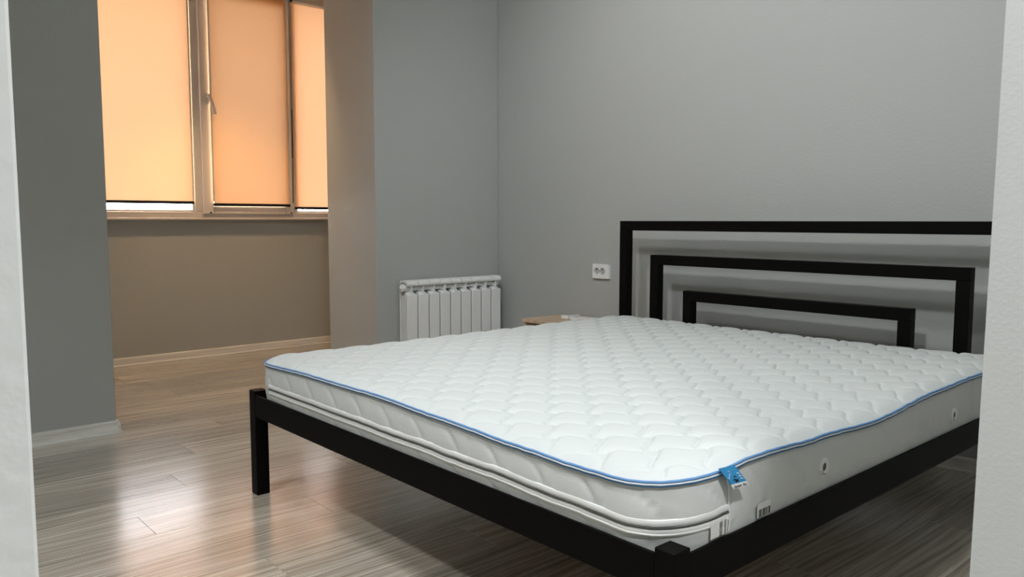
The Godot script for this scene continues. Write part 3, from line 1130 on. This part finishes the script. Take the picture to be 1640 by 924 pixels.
func socket() -> void:
	var t := thing("wall_socket", "white double wall socket on the grey wall left of the headboard", "socket", Vector3(-2.181, 0.701, ZB))
	var W: Material = M.white_plastic
	var w := 0.126
	var m := MB.new()
	# plate front with two round wells: ring strips built round each well
	var d := 0.016
	var outer := PackedVector2Array([Vector2(-w / 2, -0.041), Vector2(w / 2, -0.041), Vector2(w / 2, 0.041), Vector2(-w / 2, 0.041)])
	var cs := [-0.032, 0.0105]
	var r := 0.0205
	# left and right halves each carry one well, so every outline stays simple
	var split: float = (cs[0] + cs[1]) / 2.0
	for half in 2:
		var a: float = -w / 2 if half == 0 else split
		var b: float = split if half == 0 else w / 2
		var c := Vector2(cs[half], 0)
		var k := 40
		for i in k:
			var w0 := TAU * i / k
			var w1 := TAU * (i + 1) / k
			var ring := []
			for ww in [w0, w1]:
				var dir := Vector2(cos(ww), sin(ww))
				var tx: float = ((b if dir.x > 0 else a) - c.x) / dir.x if absf(dir.x) > 1e-5 else 1e9
				var ty: float = (0.041 * signf(dir.y)) / dir.y if absf(dir.y) > 1e-5 else 1e9
				ring.append([c + dir * r, c + dir * minf(tx, ty)])
			var V := func(q: Vector2, z: float) -> Vector3: return Vector3(q.x, q.y, z)
			m.poly([V.call(ring[0][0], d), V.call(ring[1][0], d), V.call(ring[1][1], d), V.call(ring[0][1], d)], Vector3(0, 0, 1))
			# well wall
			m.poly([V.call(ring[0][0], d), V.call(ring[1][0], d), V.call(ring[1][0], 0.001), V.call(ring[0][0], 0.001)], -Vector3(cos(w0), sin(w0), 0))
	for i in 4:
		var a := outer[i]
		var b := outer[(i + 1) % 4]
		var out := Vector3((b - a).y, -(b - a).x, 0)
		m.poly([Vector3(a.x, a.y, 0.0), Vector3(b.x, b.y, 0.0), Vector3(b.x, b.y, d), Vector3(a.x, a.y, d)], out)
	obj("plate", m, W, t)
	for c in cs:
		var q := MB.new()
		var fl := MB.new()
		fl.lathe([[0.0, 0.0025], [0.0204, 0.0025]], Vector3(c, 0, 0), Vector3(0, 0, 1), 28)
		obj("well_floor", fl, M.socket_shade, t)
		q.box(Vector3(c, 0, 0.004), Vector3(0.030, 0.004, 0.004), 0.001)
		obj("socket_bridge", q, W, t)
		var pin := MB.new()
		for s in [-1.0, 1.0]:
			pin.lathe([[0.0, 0.0068], [0.0026, 0.0066]], Vector3(c + s * 0.0095, 0, 0), Vector3(0, 0, 1), 10)
		obj("pin_hole", pin, M.black_plastic, t)

# ------------------------------------------------------------------ lamps (above the frame)
func lamp(at: Vector3, energy: float, label: String, angle := 82.0, aim := Vector3.ZERO, c := Color(0.988, 0.992, 1.0)) -> void:
	var t := thing("ceiling_lamp", label, "lamp", at, "round ceiling lamps")
	var hd := Node3D.new()
	hd.name = "lamp_head"
	t.add_child(hd)
	hd.position.y = -0.075
	if aim != Vector3.ZERO:
		hd.basis = Basis(Quaternion(Vector3.DOWN, (aim - at).normalized()))
	var base := MB.new()
	base.lathe([[0.0, 0.0], [0.05, 0.0], [0.05, -0.012], [0.014, -0.016], [0.014, -0.08], [0.0, -0.08]], Vector3.ZERO, Vector3.UP, 24)
	obj("ceiling_rose", base, M.white_plastic, t)
	var b := MB.new()
	b.lathe([[0.0, 0.0], [0.115, 0.0], [0.12, -0.008], [0.12, -0.05], [0.114, -0.055], [0.11, -0.05]], Vector3.ZERO, Vector3.UP, 32)
	obj("housing", b, M.white_plastic, hd)
	var em := StandardMaterial3D.new()
	em.resource_name = "lamp_diffuser"
	em.albedo_color = Color(0.95, 0.95, 0.95)
	em.emission_enabled = true
	em.emission = c
	em.emission_energy_multiplier = 2.0
	var dm := MB.new()
	dm.lathe([[0.11, -0.050], [0.08, -0.056], [0.0, -0.058]], Vector3.ZERO, Vector3.UP, 28)
	obj("lamp_diffuser", dm, em, hd)
	var l := SpotLight3D.new()
	l.name = "lamp_light"
	l.position = Vector3(0, -0.075, 0)
	l.rotation.x = -PI / 2
	l.spot_angle = angle
	l.spot_angle_attenuation = 0.8
	l.spot_range = 12.0
	l.spot_attenuation = 2.0
	l.light_energy = energy
	l.light_color = c
	l.light_size = 0.11
	l.shadow_enabled = true
	hd.add_child(l)

func lamps() -> void:
	lamp(Vector3(-0.22, HC, 0.50), 2.75, "white ceiling spotlight turned towards the headboard, nearest the doorway", 72.0, Vector3(-0.4, 1.0, -2.2))
	lamp(Vector3(-1.65, HC, -0.35), 1.22, "white ceiling spotlight above the far side of the bed", 66.0, Vector3(-1.5, 0.8, -2.2))
	lamp(Vector3(-1.25, HC, 1.30), 3.5, "white ceiling spotlight near the foot wall, turned to the floor", 57.0)
	lamp(Vector3(1.25, HC, 0.65), 6.0, "white ceiling spotlight in the hall", 62.0)
	lamp(Vector3(-3.82, HC, -0.95), 2.0, "warm ceiling lamp in the window bay", 40.0, Vector3(-4.4, 0.0, -1.0), Color(1.0, 0.82, 0.62))
